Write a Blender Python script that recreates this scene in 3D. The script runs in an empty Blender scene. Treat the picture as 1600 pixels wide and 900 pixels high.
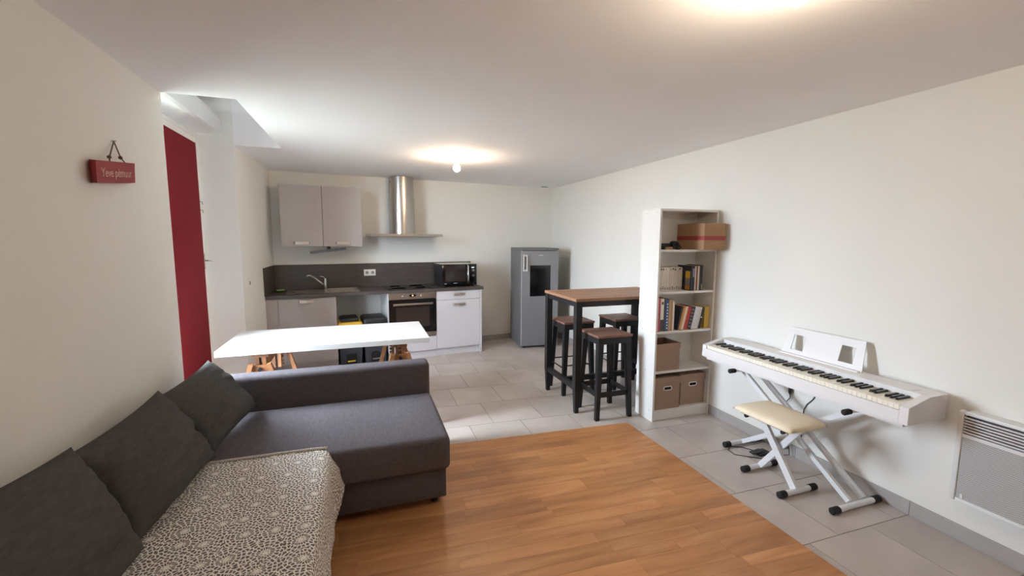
import bpy, bmesh, math, random
from mathutils import Vector, Matrix, noise
random.seed(7)
S = bpy.context.scene
COL = S.collection

# ------------------------------------------------------------------ camera
CAM = Vector((-2.8806, 0.0, 1.5426))
YAW, PITCH, ROLL, FPX = 0.3307, 0.1125, 0.0046, 675.36
def make_camera():
    fw = Vector((math.sin(YAW)*math.cos(PITCH), math.cos(YAW)*math.cos(PITCH), -math.sin(PITCH)))
    rt = Vector((math.cos(YAW), -math.sin(YAW), 0)); up = rt.cross(fw)
    r2 = rt*math.cos(ROLL)+up*math.sin(ROLL); u2 = -rt*math.sin(ROLL)+up*math.cos(ROLL)
    cd = bpy.data.cameras.new('camera'); co = bpy.data.objects.new('camera', cd); COL.objects.link(co)
    cd.sensor_width = 36.0; cd.lens = FPX/1600*36.0; cd.clip_start = .02; cd.clip_end = 200
    m = Matrix((r2, u2, -fw)).transposed().to_4x4(); m.translation = CAM
    co.matrix_world = m; S.camera = co
make_camera()

# ------------------------------------------------------------------ light
EXPOSURE = 0.3
SKY = 47.0
SUN = 18.0
BULB = 400.0
S.view_settings.view_transform = 'Standard'
S.view_settings.look = 'None'
S.view_settings.gamma = 1.0
S.view_settings.use_curve_mapping = False
S.view_settings.exposure = EXPOSURE
S.cycles.use_denoising = True
S.cycles.max_bounces = 12; S.cycles.diffuse_bounces = 8; S.cycles.transparent_max_bounces = 12
S.cycles.sample_clamp_indirect = 8.0
S.cycles.caustics_reflective = False; S.cycles.caustics_refractive = False
W = bpy.data.worlds.new('overcast_sky'); S.world = W; W.use_nodes = True
bg = W.node_tree.nodes['Background']; bg.inputs[0].default_value = (.75, .87, 1.0, 1); bg.inputs[1].default_value = SKY
def portal(name, loc, rot, sx, sy):
    l = bpy.data.lights.new(name, 'AREA'); l.shape = 'RECTANGLE'; l.size = sx; l.size_y = sy; l.cycles.is_portal = True
    o = bpy.data.objects.new(name, l); COL.objects.link(o); o.location = loc; o.rotation_euler = rot
portal('daylight_portal_door', (-4.32, 3.74, 1.2), (0, -math.pi/2, 0), 2.4, 1.46)

sun_data = bpy.data.lights.new('hazy_sun', 'SUN'); sun_data.energy = SUN; sun_data.angle = math.radians(14); sun_data.color = (1.0, .97, .93)
sun = bpy.data.objects.new('hazy_sun', sun_data); COL.objects.link(sun); sun.location = (-8, -6, 9)
sun.rotation_euler = Vector((.30, 1.0, -.80)).to_track_quat('-Z', 'Y').to_euler()

# ------------------------------------------------------------------ materials
def lin(h):
    h = h.lstrip('#'); v = [int(h[i:i+2], 16)/255 for i in (0, 2, 4)]
    return tuple(c/12.92 if c <= .04045 else ((c+.055)/1.055)**2.4 for c in v)+(1,)
MATS = {}
def nodes_of(m): return m.node_tree.nodes, m.node_tree.links
def mat(name, hexc, rough=.6, metal=0., var=.04, scale=12., bump=0., bscale=200., spec=.5, stretch=None, coat=0.):
    """principled material with a soft procedural mottling and optional fine relief"""
    if name in MATS: return MATS[name]
    m = bpy.data.materials.new(name); m.use_nodes = True
    N, L = nodes_of(m); b = N['Principled BSDF']
    b.inputs['Roughness'].default_value = rough; b.inputs['Metallic'].default_value = metal
    b.inputs['Specular IOR Level'].default_value = spec
    if coat: b.inputs['Coat Weight'].default_value = coat; b.inputs['Coat Roughness'].default_value = .15
    tc = N.new('ShaderNodeTexCoord'); src = tc.outputs['Object']
    if stretch:
        mp = N.new('ShaderNodeMapping'); mp.inputs['Scale'].default_value = stretch
        L.new(src, mp.inputs[0]); src = mp.outputs[0]
    n = N.new('ShaderNodeTexNoise'); n.inputs['Scale'].default_value = scale; n.inputs['Detail'].default_value = 4
    L.new(src, n.inputs['Vector'])
    c = lin(hexc); r = N.new('ShaderNodeValToRGB')
    r.color_ramp.elements[0].position = .25; r.color_ramp.elements[1].position = .75
    r.color_ramp.elements[0].color = tuple(max(0, x*(1-var)) for x in c[:3])+(1,)
    r.color_ramp.elements[1].color = tuple(min(1, x*(1+var)) for x in c[:3])+(1,)
    L.new(n.outputs['Fac'], r.inputs[0]); L.new(r.outputs[0], b.inputs['Base Color'])
    if bump:
        n2 = N.new('ShaderNodeTexNoise'); n2.inputs['Scale'].default_value = bscale; L.new(src, n2.inputs['Vector'])
        bp = N.new('ShaderNodeBump'); bp.inputs['Strength'].default_value = bump; bp.inputs['Distance'].default_value = .004
        L.new(n2.outputs['Fac'], bp.inputs['Height']); L.new(bp.outputs[0], b.inputs['Normal'])
    MATS[name] = m; return m
def emis(name, col, s):
    m = bpy.data.materials.new(name); m.use_nodes = True
    b = m.node_tree.nodes['Principled BSDF']; b.inputs['Base Color'].default_value = (.8, .8, .8, 1)
    b.inputs['Emission Color'].default_value = col; b.inputs['Emission Strength'].default_value = s
    MATS[name] = m; return m

mat('wall_paint', '#e7e6e1', .85, var=.012, scale=3, bump=.08, bscale=160, spec=.2)
mat('ceiling_paint', '#f5f4f6', .9, var=.01, scale=2, spec=.2)
mat('white_paint', '#ecebe8', .55, var=.01, scale=4)
mat('white_laminate', '#e5e3df', .45, var=.012, scale=6)
mat('table_white', '#d9d8d6', .35, var=.01, scale=5)
mat('grout', '#7d7873', .95, var=.1, scale=30)
mat('skirting', '#a9a4a1', .5, var=.05, scale=8)
mat('taupe_front', '#a8a09e', .5, var=.03, scale=14, stretch=(.5, .5, 8))
mat('light_front', '#c9c5c8', .45, var=.02, scale=14, stretch=(.5, .5, 8))
mat('carcass', '#d9d7d6', .6, var=.02)
mat('worktop', '#4a4340', .45, var=.22, scale=7, stretch=(.7, 5, 5), bump=.05)
mat('steel', '#b9b4ae', .3, 1., var=.05, scale=60, stretch=(.4, .4, 20))
mat('steel_fridge', '#8f9095', .45, .55, var=.04, scale=50, stretch=(14, 14, .3))
mat('steel_side', '#77777a', .55, .35, var=.04)
mat('chrome', '#d6d6d6', .12, 1., var=.01)
mat('nickel', '#cfc5bc', .42, 1., var=.03)
mat('black_gloss', '#0d0d10', .12, 0, var=.1)
mat('black_plastic', '#17171a', .45, var=.1)
mat('rubber', '#1b1b1f', .75, var=.1)
mat('black_metal', '#1d1c1e', .5, .2, var=.12, scale=30, bump=.05)
mat('oven_glass', '#2b2422', .12, var=.15, scale=3)
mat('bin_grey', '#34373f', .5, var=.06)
mat('bin_dark', '#17181c', .5, var=.06)
mat('yellow_plastic', '#e0b53a', .4, var=.03)
mat('sofa_fabric', '#5a5559', .95, var=.16, scale=90, bump=.35, bscale=700, spec=.15, stretch=(1, .25, 1))
mat('cushion_fabric', '#4c4a49', .95, var=.16, scale=80, bump=.35, bscale=700, spec=.15, stretch=(1, .3, 1))
mat('red_blind', '#a01a28', .8, var=.02, scale=5, spec=.2)
mat('red_wood', '#8c2b2f', .7, var=.2, scale=16, bump=.1, bscale=60)
mat('red_wood_dark', '#6d1422', .7, var=.15, scale=16)
mat('string', '#6d5a4a', .9, var=.1)
mat('lettering', '#c9a49b', .8, var=.1)
mat('piano_white', '#e4e2e3', .4, var=.01, scale=4)
mat('key_white', '#f3efe2', .25, var=.01)
mat('key_black', '#19191b', .3, var=.1)
mat('stand_white', '#e3e6ea', .35, var=.01)
mat('cream_leather', '#efe3c9', .5, var=.03, scale=20, bump=.08, bscale=300)
mat('cardboard', '#a17f5f', .85, var=.06, scale=20)
mat('red_tape', '#9a3a3a', .5, var=.05)
mat('storage_box', '#9c8371', .85, var=.05, scale=30)
mat('hole_dark', '#120f0e', .9, var=.1)
mat('paper', '#e9e1d2', .9, var=.05, scale=60)
mat('radiator_white', '#dfe0e0', .45, var=.01)
mat('outside_ground', '#6a6a60', .95, var=.1, scale=2)
mat('marks', '#8b8784', .8, var=.05)
mat('pine', '#98663f', .6, var=.2, scale=9, stretch=(6, 1, 1))
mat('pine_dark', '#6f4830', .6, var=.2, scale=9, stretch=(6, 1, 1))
mat('copper_brown', '#7f5a49', .55, var=.3, scale=8, stretch=(1.2, 9, 1), bump=.08, bscale=50)
mat('sponge', '#7d9a55', .95, var=.2, scale=60)
mat('tan_leather', '#b98f5a', .6, var=.1)
mat('logo_grey', '#c8c8c8', .5, var=.02)

def tile_material():
    m = bpy.data.materials.new('floor_tile'); m.use_nodes = True; N, L = nodes_of(m); b = N['Principled BSDF']
    oi = N.new('ShaderNodeObjectInfo'); tc = N.new('ShaderNodeTexCoord')
    n = N.new('ShaderNodeTexNoise'); n.noise_dimensions = '4D'; n.inputs['Scale'].default_value = 3.2; n.inputs['Detail'].default_value = 7
    L.new(tc.outputs['Object'], n.inputs['Vector'])
    w = N.new('ShaderNodeMath'); w.operation = 'MULTIPLY'; w.inputs[1].default_value = 40; L.new(oi.outputs['Random'], w.inputs[0]); L.new(w.outputs[0], n.inputs['W'])
    r = N.new('ShaderNodeValToRGB'); r.color_ramp.elements[0].color = lin('#b1a7a0'); r.color_ramp.elements[1].color = lin('#c7bcb5')
    r.color_ramp.elements[0].position = .3; r.color_ramp.elements[1].position = .7
    L.new(n.outputs['Fac'], r.inputs[0])
    hs = N.new('ShaderNodeHueSaturation'); mr = N.new('ShaderNodeMapRange'); mr.inputs[3].default_value = .95; mr.inputs[4].default_value = 1.04
    L.new(oi.outputs['Random'], mr.inputs[0]); L.new(mr.outputs[0], hs.inputs['Value']); L.new(r.outputs[0], hs.inputs['Color'])
    L.new(hs.outputs[0], b.inputs['Base Color']); b.inputs['Roughness'].default_value = .38
    MATS['floor_tile'] = m
tile_material()
def wood_material(name, c0, c1, c2, rough):
    m = bpy.data.materials.new(name); m.use_nodes = True; N, L = nodes_of(m); b = N['Principled BSDF']
    oi = N.new('ShaderNodeObjectInfo'); tc = N.new('ShaderNodeTexCoord')
    mp = N.new('ShaderNodeMapping'); mp.inputs['Scale'].default_value = (1.2, 9, 9); L.new(tc.outputs['Object'], mp.inputs[0])
    w = N.new('ShaderNodeMath'); w.operation = 'MULTIPLY'; w.inputs[1].default_value = 60; L.new(oi.outputs['Random'], w.inputs[0])
    n = N.new('ShaderNodeTexNoise'); n.noise_dimensions = '4D'; n.inputs['Scale'].default_value = 2.2; n.inputs['Detail'].default_value = 6; n.inputs['Distortion'].default_value = .4
    L.new(mp.outputs[0], n.inputs['Vector']); L.new(w.outputs[0], n.inputs['W'])
    r = N.new('ShaderNodeValToRGB'); e = r.color_ramp.elements
    e[0].position = .22; e[0].color = lin(c0); e[1].position = .8; e[1].color = lin(c2); k = e.new(.5); k.color = lin(c1)
    L.new(n.outputs['Fac'], r.inputs[0])
    hs = N.new('ShaderNodeHueSaturation'); mr = N.new('ShaderNodeMapRange'); mr.inputs[3].default_value = .84; mr.inputs[4].default_value = 1.12
    L.new(oi.outputs['Random'], mr.inputs[0]); L.new(mr.outputs[0], hs.inputs['Value']); L.new(r.outputs[0], hs.inputs['Color'])
    L.new(hs.outputs[0], b.inputs['Base Color']); b.inputs['Roughness'].default_value = rough
    MATS[name] = m
wood_material('parquet', '#98673f', '#ba8253', '#cc9a6b', .42)
wood_material('table_wood', '#7d5a44', '#9a7256', '#ab8263', .5)
def throw_material():
    m = bpy.data.materials.new('throw_cotton'); m.use_nodes = True; N, L = nodes_of(m); b = N['Principled BSDF']
    uv = N.new('ShaderNodeUVMap'); uv.uv_map = 'UVMap'
    v = N.new('ShaderNodeTexVoronoi'); v.voronoi_dimensions = '2D'; v.inputs['Scale'].default_value = 9.5; v.inputs['Randomness'].default_value = .4
    L.new(uv.outputs[0], v.inputs['Vector'])
    sc = N.new('ShaderNodeVectorMath'); sc.operation = 'SCALE'; sc.inputs['Scale'].default_value = 11.5; L.new(uv.outputs[0], sc.inputs[0])
    # vector from the star's heart (voronoi position comes back in unscaled space)
    sub = N.new('ShaderNodeVectorMath'); sub.operation = 'SUBTRACT'; L.new(uv.outputs[0], sub.inputs[0]); L.new(v.outputs['Position'], sub.inputs[1])
    sp = N.new('ShaderNodeSeparateXYZ'); L.new(sub.outputs[0], sp.inputs[0])
    at = N.new('ShaderNodeMath'); at.operation = 'ARCTAN2'; L.new(sp.outputs[1], at.inputs[0]); L.new(sp.outputs[0], at.inputs[1])
    ln = N.new('ShaderNodeVectorMath'); ln.operation = 'LENGTH'; L.new(sub.outputs[0], ln.inputs[0])
    def mth(op, a, bb):
        n = N.new('ShaderNodeMath'); n.operation = op
        for i, x in enumerate((a, bb)):
            if isinstance(x, (int, float)): n.inputs[i].default_value = x
            elif x is not None: L.new(x, n.inputs[i])
        return n.outputs[0]
    rl = ln.outputs['Value']
    rr = mth('ADD', mth('MULTIPLY', rl, 54), mth('MULTIPLY', mth('POWER', mth('MULTIPLY', rl, 20), 3), .3))
    csep = N.new('ShaderNodeSeparateColor'); L.new(v.outputs['Color'], csep.inputs[0])
    cb = N.new('ShaderNodeCombineXYZ'); L.new(mth('ADD', mth('MULTIPLY', at.outputs[0], 3.0), mth('MULTIPLY', csep.outputs[0], 60)), cb.inputs[0]); L.new(rr, cb.inputs[1])
    v2 = N.new('ShaderNodeTexVoronoi'); v2.voronoi_dimensions = '2D'; v2.feature = 'DISTANCE_TO_EDGE'; v2.inputs['Scale'].default_value = 1.0; v2.inputs['Randomness'].default_value = .55
    L.new(cb.outputs[0], v2.inputs['Vector'])
    edge = mth('GREATER_THAN', v2.outputs['Distance'], .15)
    heart = mth('GREATER_THAN', ln.outputs['Value'], .009)
    f = mth('MULTIPLY', edge, heart)
    mx = N.new('ShaderNodeMix'); mx.data_type = 'RGBA'; L.new(f, mx.inputs[0]); mx.inputs[6].default_value = lin('#f3efe9'); mx.inputs[7].default_value = lin('#6f6968')
    L.new(mx.outputs[2], b.inputs['Base Color']); b.inputs['Roughness'].default_value = .95; b.inputs['Specular IOR Level'].default_value = .15
    bp = N.new('ShaderNodeBump'); bp.inputs['Strength'].default_value = .25; bp.inputs['Distance'].default_value = .003; bp.invert = True
    L.new(f, bp.inputs['Height']); L.new(bp.outputs[0], b.inputs['Normal'])
    MATS['throw_cotton'] = m
throw_material()
def glass_material():
    m = bpy.data.materials.new('window_glass'); m.use_nodes = True; N, L = nodes_of(m)
    N.remove(N['Principled BSDF']); o = N['Material Output']
    t = N.new('ShaderNodeBsdfTransparent'); g = N.new('ShaderNodeBsdfGlossy'); g.inputs['Roughness'].default_value = .02
    fr = N.new('ShaderNodeFresnel'); fr.inputs[0].default_value = 1.12
    mx = N.new('ShaderNodeMixShader'); L.new(fr.outputs[0], mx.inputs[0]); L.new(t.outputs[0], mx.inputs[1]); L.new(g.outputs[0], mx.inputs[2]); L.new(mx.outputs[0], o.inputs[0])
    MATS['window_glass'] = m
glass_material()
def blind_material():
    m = bpy.data.materials.new('red_fabric'); m.use_nodes = True; N, L = nodes_of(m); b = N['Principled BSDF']; o = N['Material Output']
    n = N.new('ShaderNodeTexNoise'); n.inputs['Scale'].default_value = 40
    r = N.new('ShaderNodeValToRGB'); r.color_ramp.elements[0].color = lin('#6d0f19'); r.color_ramp.elements[1].color = lin('#76141e'); L.new(n.outputs['Fac'], r.inputs[0])
    L.new(r.outputs[0], b.inputs['Base Color']); b.inputs['Roughness'].default_value = .85; b.inputs['Specular IOR Level'].default_value = .2
    t = N.new('ShaderNodeBsdfTranslucent'); t.inputs[0].default_value = lin('#a01a28')
    mx = N.new('ShaderNodeMixShader'); mx.inputs[0].default_value = .015; L.new(b.outputs[0], mx.inputs[1]); L.new(t.outputs[0], mx.inputs[2]); L.new(mx.outputs[0], o.inputs[0])
    MATS['red_fabric'] = m
blind_material()
def grille_material():
    m = bpy.data.materials.new('perforated_steel'); m.use_nodes = True; N, L = nodes_of(m); b = N['Principled BSDF']
    tc = N.new('ShaderNodeTexCoord'); mp = N.new('ShaderNodeMapping'); mp.inputs['Rotation'].default_value = (math.radians(45), 0, 0); mp.inputs['Scale'].default_value = (0, 160, 160)
    L.new(tc.outputs['Object'], mp.inputs[0])
    v = N.new('ShaderNodeTexVoronoi'); v.inputs['Scale'].default_value = 1; v.inputs['Randomness'].default_value = 0; L.new(mp.outputs[0], v.inputs['Vector'])
    g = N.new('ShaderNodeMath'); g.operation = 'LESS_THAN'; g.inputs[1].default_value = .36; L.new(v.outputs['Distance'], g.inputs[0])
    mx = N.new('ShaderNodeMix'); mx.data_type = 'RGBA'; L.new(g.outputs[0], mx.inputs[0]); mx.inputs[6].default_value = lin('#c9c9c8'); mx.inputs[7].default_value = lin('#77777a')
    L.new(mx.outputs[2], b.inputs['Base Color']); b.inputs['Roughness'].default_value = .5
    MATS['perforated_steel'] = m
grille_material()
emis('bulb_glow', (1.0, .75, .51, 1), BULB)
emis('bulb_glow_dim', (1.0, .82, .60, 1), BULB*.8)
emis('oven_clock', (1.0, .35, .08, 1), 4)
emis('mw_clock', (.75, .85, 1.0, 1), 2.0)

# ------------------------------------------------------------------ mesh helpers
class MB:
    def __init__(s): s.bm = bmesh.new()
    def box(s, x0, x1, y0, y1, z0, z1, bev=0., seg=2):
        x0, x1 = min(x0, x1), max(x0, x1); y0, y1 = min(y0, y1), max(y0, y1); z0, z1 = min(z0, z1), max(z0, z1)
        v = [s.bm.verts.new(p) for p in ((x0, y0, z0), (x1, y0, z0), (x1, y1, z0), (x0, y1, z0), (x0, y0, z1), (x1, y0, z1), (x1, y1, z1), (x0, y1, z1))]
        fs = [s.bm.faces.new([v[i] for i in q]) for q in ((3, 2, 1, 0), (4, 5, 6, 7), (0, 1, 5, 4), (1, 2, 6, 5), (2, 3, 7, 6), (3, 0, 4, 7))]
        if bev:
            es = list({e for f in fs for e in f.edges})
            bmesh.ops.bevel(s.bm, geom=es, offset=bev, segments=seg, profile=.5, affect='EDGES')
        return s
    def hexa(s, lo, hi):
        """8 corners: lo quad and hi quad, both counter-clockwise seen from above"""
        a = [s.bm.verts.new(p) for p in lo]; b = [s.bm.verts.new(p) for p in hi]; n = len(a)
        s.bm.faces.new(a[::-1]); s.bm.faces.new(b)
        for i in range(n): s.bm.faces.new((a[i], a[(i+1) % n], b[(i+1) % n], b[i]))
        return s
    def prism(s, pts, axis, a0, a1):
        """extrude a 2D outline along an axis: axis 0 -> pts are (y,z), 1 -> (x,z), 2 -> (x,y)"""
        def P(p, a): return {0: (a, p[0], p[1]), 1: (p[0], a, p[1]), 2: (p[0], p[1], a)}[axis]
        a = [s.bm.verts.new(P(p, a0)) for p in pts]; b = [s.bm.verts.new(P(p, a1)) for p in pts]; n = len(a)
        s.bm.faces.new(a[::-1]); s.bm.faces.new(b)
        for i in range(n): s.bm.faces.new((a[i], a[(i+1) % n], b[(i+1) % n], b[i]))
        bmesh.ops.recalc_face_normals(s.bm, faces=s.bm.faces[:]); return s
    def tube(s, pts, r, seg=10, caps=True):
        pts = [Vector(p) for p in pts]; rs = r if isinstance(r, (list, tuple)) else [r]*len(pts); rings = []
        d0 = (pts[1]-pts[0]).normalized(); ref = Vector((0, 0, 1)) if abs(d0.z) < .9 else Vector((1, 0, 0))
        a = d0.cross(ref).normalized()
        for i, p in enumerate(pts):
            d = (pts[min(i+1, len(pts)-1)]-pts[max(i-1, 0)]).normalized()
            a = (a-d*a.dot(d)).normalized(); b = d.cross(a)
            rings.append([s.bm.verts.new(p+(a*math.cos(t)+b*math.sin(t))*rs[i]) for t in [2*math.pi*k/seg for k in range(seg)]])
        for i in range(len(rings)-1):
            for k in range(seg): s.bm.faces.new((rings[i][k], rings[i][(k+1) % seg], rings[i+1][(k+1) % seg], rings[i+1][k]))
        if caps: s.bm.faces.new(rings[0][::-1]); s.bm.faces.new(rings[-1])
        return s
    def lathe(s, prof, c=(0, 0, 0), seg=20, axis='z'):
        """prof: (radius, height) pairs turned about an axis through c"""
        rings = []
        for r, h in prof:
            ring = []
            for k in range(seg):
                t = 2*math.pi*k/seg; u, w = r*math.cos(t), r*math.sin(t)
                p = {'z': (u, w, h), 'x': (h, u, w), 'y': (w, h, u)}[axis]
                ring.append(s.bm.verts.new(Vector(p)+Vector(c)))
            rings.append(ring)
        for i in range(len(rings)-1):
            for k in range(seg): s.bm.faces.new((rings[i][k], rings[i][(k+1) % seg], rings[i+1][(k+1) % seg], rings[i+1][k]))
        if prof[0][0] > 1e-5: s.bm.faces.new(rings[0][::-1])
        if prof[-1][0] > 1e-5: s.bm.faces.new(rings[-1])
        return s
    def bar(s, p, q, w, h, up=(0, 0, 1)):
        """rectangular bar from p to q, w across, h along 'up'"""
        p, q = Vector(p), Vector(q); d = (q-p).normalized(); u = Vector(up); u = (u-d*u.dot(d)).normalized(); r = d.cross(u)
        c = lambda o: [o-r*w/2-u*h/2, o+r*w/2-u*h/2, o+r*w/2+u*h/2, o-r*w/2+u*h/2]
        a = [s.bm.verts.new(v) for v in c(p)]; b = [s.bm.verts.new(v) for v in c(q)]
        s.bm.faces.new(a[::-1]); s.bm.faces.new(b)
        for i in range(4): s.bm.faces.new((a[i], a[(i+1) % 4], b[(i+1) % 4], b[i]))
        return s
    def out(s, name, m, parent=None, smooth=False, sub=0):
        bmesh.ops.remove_doubles(s.bm, verts=s.bm.verts[:], dist=1e-6)
        bmesh.ops.recalc_face_normals(s.bm, faces=s.bm.faces[:])
        me = bpy.data.meshes.new(name); s.bm.to_mesh(me); s.bm.free()
        me.materials.append(MATS[m] if isinstance(m, str) else m)
        if smooth:
            for p in me.polygons: p.use_smooth = True
            if smooth == 'auto':
                me.set_sharp_from_angle(angle=math.radians(35))
        o = bpy.data.objects.new(name, me); COL.objects.link(o)
        if parent: o.parent = parent
        return o
def tag(o, label, cat, group=None):
    o['label'] = label; o['category'] = cat
    if group: o['group'] = group
    return o
def thing(name, label, cat, loc=(0, 0, 0), rz=0., group=None):
    o = bpy.data.objects.new(name, None); COL.objects.link(o); o.empty_display_size = .05
    o.location = loc; o.rotation_euler = (0, 0, rz)
    return tag(o, label, cat, group)
def struct(o, label=None, cat=None):
    o['kind'] = 'structure'
    if label: o['label'] = label
    if cat: o['category'] = cat
    return o
def box(name, m, parent, *a, **k):
    sm = k.pop('smooth', 'auto' if k.get('bev') or len(a) > 6 else False)
    return MB().box(*a, **k).out(name, m, parent, sm)
def copy_tree(o, parent=None):
    c = o.copy(); COL.objects.link(c)
    if parent: c.parent = parent
    for ch in o.children: copy_tree(ch, c)
    return c

# ------------------------------------------------------------------ the room
XL, H = -3.92, 2.346
D, TH = 6.3955, .1183
AL = math.atan(TH)
def wall_y(x): return D+TH*x
YB = -1.6
DO0, DO1 = 3.01, 4.47          # door opening in the left wall
floor = struct(MB().box(XL-.4, .2, YB-.2, 6.6, -.12, -.006).out('floor', 'grout'), 'grey ceramic floor tiles laid in staggered rows', 'floor')
struct(MB().box(0, .2, YB, 6.6, -.006, 2.42).out('wall_right', 'wall_paint'), 'plain white wall behind the piano and bookcase', 'wall')
MBl = MB()
MBl.prism([(XL-.33, YB), (XL, YB), (XL, DO0), (XL-.33, DO0)], 2, -.006, 2.75)
MBl.prism([(XL-.33, DO1), (XL, DO1), (XL, wall_y(XL)), (XL-.33, wall_y(XL-.33))], 2, -.006, 2.75)
MBl.box(XL-.33, XL-.3, DO0, DO1, 2.66, 2.75)
struct(MBl.out('wall_left', 'wall_paint'), 'white wall with the deep door recess beside the sofa', 'wall')
struct(MB().prism([(XL-.33, wall_y(XL-.33)), (.2, wall_y(.2)), (.2, wall_y(.2)+.2), (XL-.33, wall_y(XL-.33)+.2)], 2, -.006, 2.42).out('wall_back', 'wall_paint'), 'white kitchen wall behind the cabinets', 'wall')
# ceiling with the raised niche over the door
NX = -3.555
c = MB()
c.prism([(NX, YB), (0, YB), (0, wall_y(0)), (NX, wall_y(NX))], 2, H, 2.42)
c.prism([(XL, YB), (NX, YB), (NX, DO0), (XL, DO0)], 2, H, 2.42)
c.prism([(XL, DO1), (NX, DO1), (NX, wall_y(NX)), (XL, wall_y(XL))], 2, H, 2.42)
c.box(NX, NX+.06, DO0-.06, DO1+.06, 2.42, 2.80)
c.box(XL, NX, DO0-.06, DO0, 2.42, 2.80)
c.box(XL, NX, DO1, DO1+.06, 2.42, 2.80)
c.box(XL-.33, NX, DO0, DO1, 2.75, 2.80)
struct(c.out('ceiling', 'ceiling_paint'), 'white ceiling with a raised niche above the door', 'ceiling')
# wall behind the viewer with its window opening
struct(MB().box(XL-.33, .2, YB-.2, YB, -.006, 2.42).out('wall_front', 'wall_paint'), 'plain white wall behind the viewer', 'wall')
struct(MB().box(-30, XL-.4, -30, 30, -.3, -.2).out('bounce_ground', 'outside_ground'), 'unseen ground added outside the door to bounce daylight in', 'ground')  # unseen ground plane, added so that daylight bounces in through the door

# floor tiles -----------------------------------------------------------------
XW, YW = -.815, 3.0            # corner of the wooden floor
def fl(x, y):
    return (x, y-(.055 if x < XW else .012)*(x-XW))
def clip_poly(p, f):
    o = []
    for i in range(len(p)):
        a, b = p[i], p[(i+1) % len(p)]; fa, fb = f(a), f(b)
        if fa >= 0: o.append(a)
        if (fa >= 0) != (fb >= 0):
            t = fa/(fa-fb); o.append((a[0]+(b[0]-a[0])*t, a[1]+(b[1]-a[1])*t))
    return o
def tile(p, name, parent, m, z0, z1):
    cx = sum(q[0] for q in p)/len(p); cy = sum(q[1] for q in p)/len(p)
    o = MB().prism([(q[0]-cx, q[1]-cy) for q in p], 2, z0, z1).out(name, m, parent); o.location = (cx, cy, 0)
    return o
PX, PY, G = .4428, .4628, .0022
for k in range(-7, 11):
    y0, y1 = 1.447+PY*k+G, 1.447+PY*(k+1)-G
    xo = (-1.44 if k % 2 == 0 else -1.21)
    for j in range(-7, 5):
        x0, x1 = xo+PX*j+G, xo+PX*(j+1)-G
        x0, x1 = max(x0, XL+.001), min(x1, -.001)
        if x1-x0 < .01: continue
        for (a0, a1, b0) in ((max(x0, XW), x1, y0), (x0, min(x1, XW), max(y0, YW))):
            if a1-a0 < .008 or y1-b0 < .008: continue
            p = [fl(a0, b0), fl(a1, b0), fl(a1, y1), fl(a0, y1)]
            p = clip_poly(p, lambda q: wall_y(q[0])-.002-q[1]); p = clip_poly(p, lambda q: q[1]-YB-.001)
            if len(p) >= 3: tile(p, 'tile', floor, 'floor_tile', -.006, 0.)
# wooden floor ----------------------------------------------------------------
wf = MB().prism([(XL+.001, YB), (XW, YB), (XW, YW), (XL+.001, fl(XL, YW)[1])], 2, -.005, .001).out('floor_wood', 'parquet')
struct(wf, 'warm brown laminate floor of narrow strips under the sofa', 'floor')
SW = .0655; row = 0; y1 = YW
while y1 > .72:
    y0 = y1-random.choice((.066, .083, .083, .125)); x = XW; first = True
    while x > XL+.02:
        ln_ = random.uniform(.45, .9)
        if first: ln_ *= random.uniform(.4, 1.); first = False
        xa = max(x-ln_, XL+.002)
        if xa-XL < .15: xa = XL+.002
        tile([fl(xa+.0004, y0+.0004), fl(x-.0004, y0+.0004), fl(x-.0004, y1-.0004), fl(xa+.0004, y1-.0004)], 'plank', wf, 'parquet', .001, .006)
        x = xa
    y1 = y0; row += 1
# skirting tiles --------------------------------------------------------------
br = struct(bpy.data.objects.new('baseboard_right', None), 'grey tile skirting along the right wall', 'baseboard'); COL.objects.link(br)
ys = [6.36, 5.6, 4.92, 4.2, 3.51, 2.818, 2.12, 1.433, .74, .05, -.64, -1.33, YB]
for a, b in zip(ys[:-1], ys[1:]):
    if 2.93 < a < 3.3: continue
    o = box('skirting_tile', 'skirting', br, -.010, -.0005, b+.0012, a-.0012, .0005, .083)
bb = struct(bpy.data.objects.new('baseboard_back', None), 'grey tile skirting along the kitchen wall', 'baseboard'); COL.objects.link(bb); bb.location = (0, D, 0); bb.rotation_euler = (0, 0, AL)
ss = [-.02, -.47, -.92, -1.37, -1.43]
for a, b in zip(ss[:-1], ss[1:]): box('skirting_tile', 'skirting', bb, b+.001, a-.001, -.011, -.001, .0005, .08)
# door --------------------------------------------------------------------------
dr = struct(bpy.data.objects.new('door_1', None), 'white french door with a red blind in the recess', 'door'); COL.objects.link(dr); dr.location = (-4.2, 0, 0)
for y0, y1, z0, z1 in ((DO0, DO0+.03, 0, 2.42), (DO1-.025, DO1, 0, 2.42), (DO0+.03, DO1-.025, 2.385, 2.42), (DO0+.03, DO1-.025, 0, .03)):
    box('door_frame', 'white_paint', dr, -.06, .012, y0+.0005, y1-.0005, z0, z1)
def leaf(y0, y1, ws=.055):
    l = bpy.data.objects.new('door_leaf', None); COL.objects.link(l); l.parent = dr
    for a in ((y0, y0+ws, .03, 2.385), (y1-ws, y1, .03, 2.385), (y0+ws, y1-ws, .03, .13), (y0+ws, y1-ws, 2.315, 2.385)):
        box('stile', 'white_paint', l, -.045, .005, *a)
    box('pane', 'window_glass', l, -.025, -.019, y0+ws, y1-ws, .13, 2.315)
    return l
l1 = leaf(DO0+.031, 3.735, .035); l2 = leaf(3.745, DO1-.026)
box('red_blind', 'red_fabric', dr, .008, .012, 3.80, 4.412, .06, 2.335)['label'] = 'plain dark red roller blind over the glass'
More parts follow.
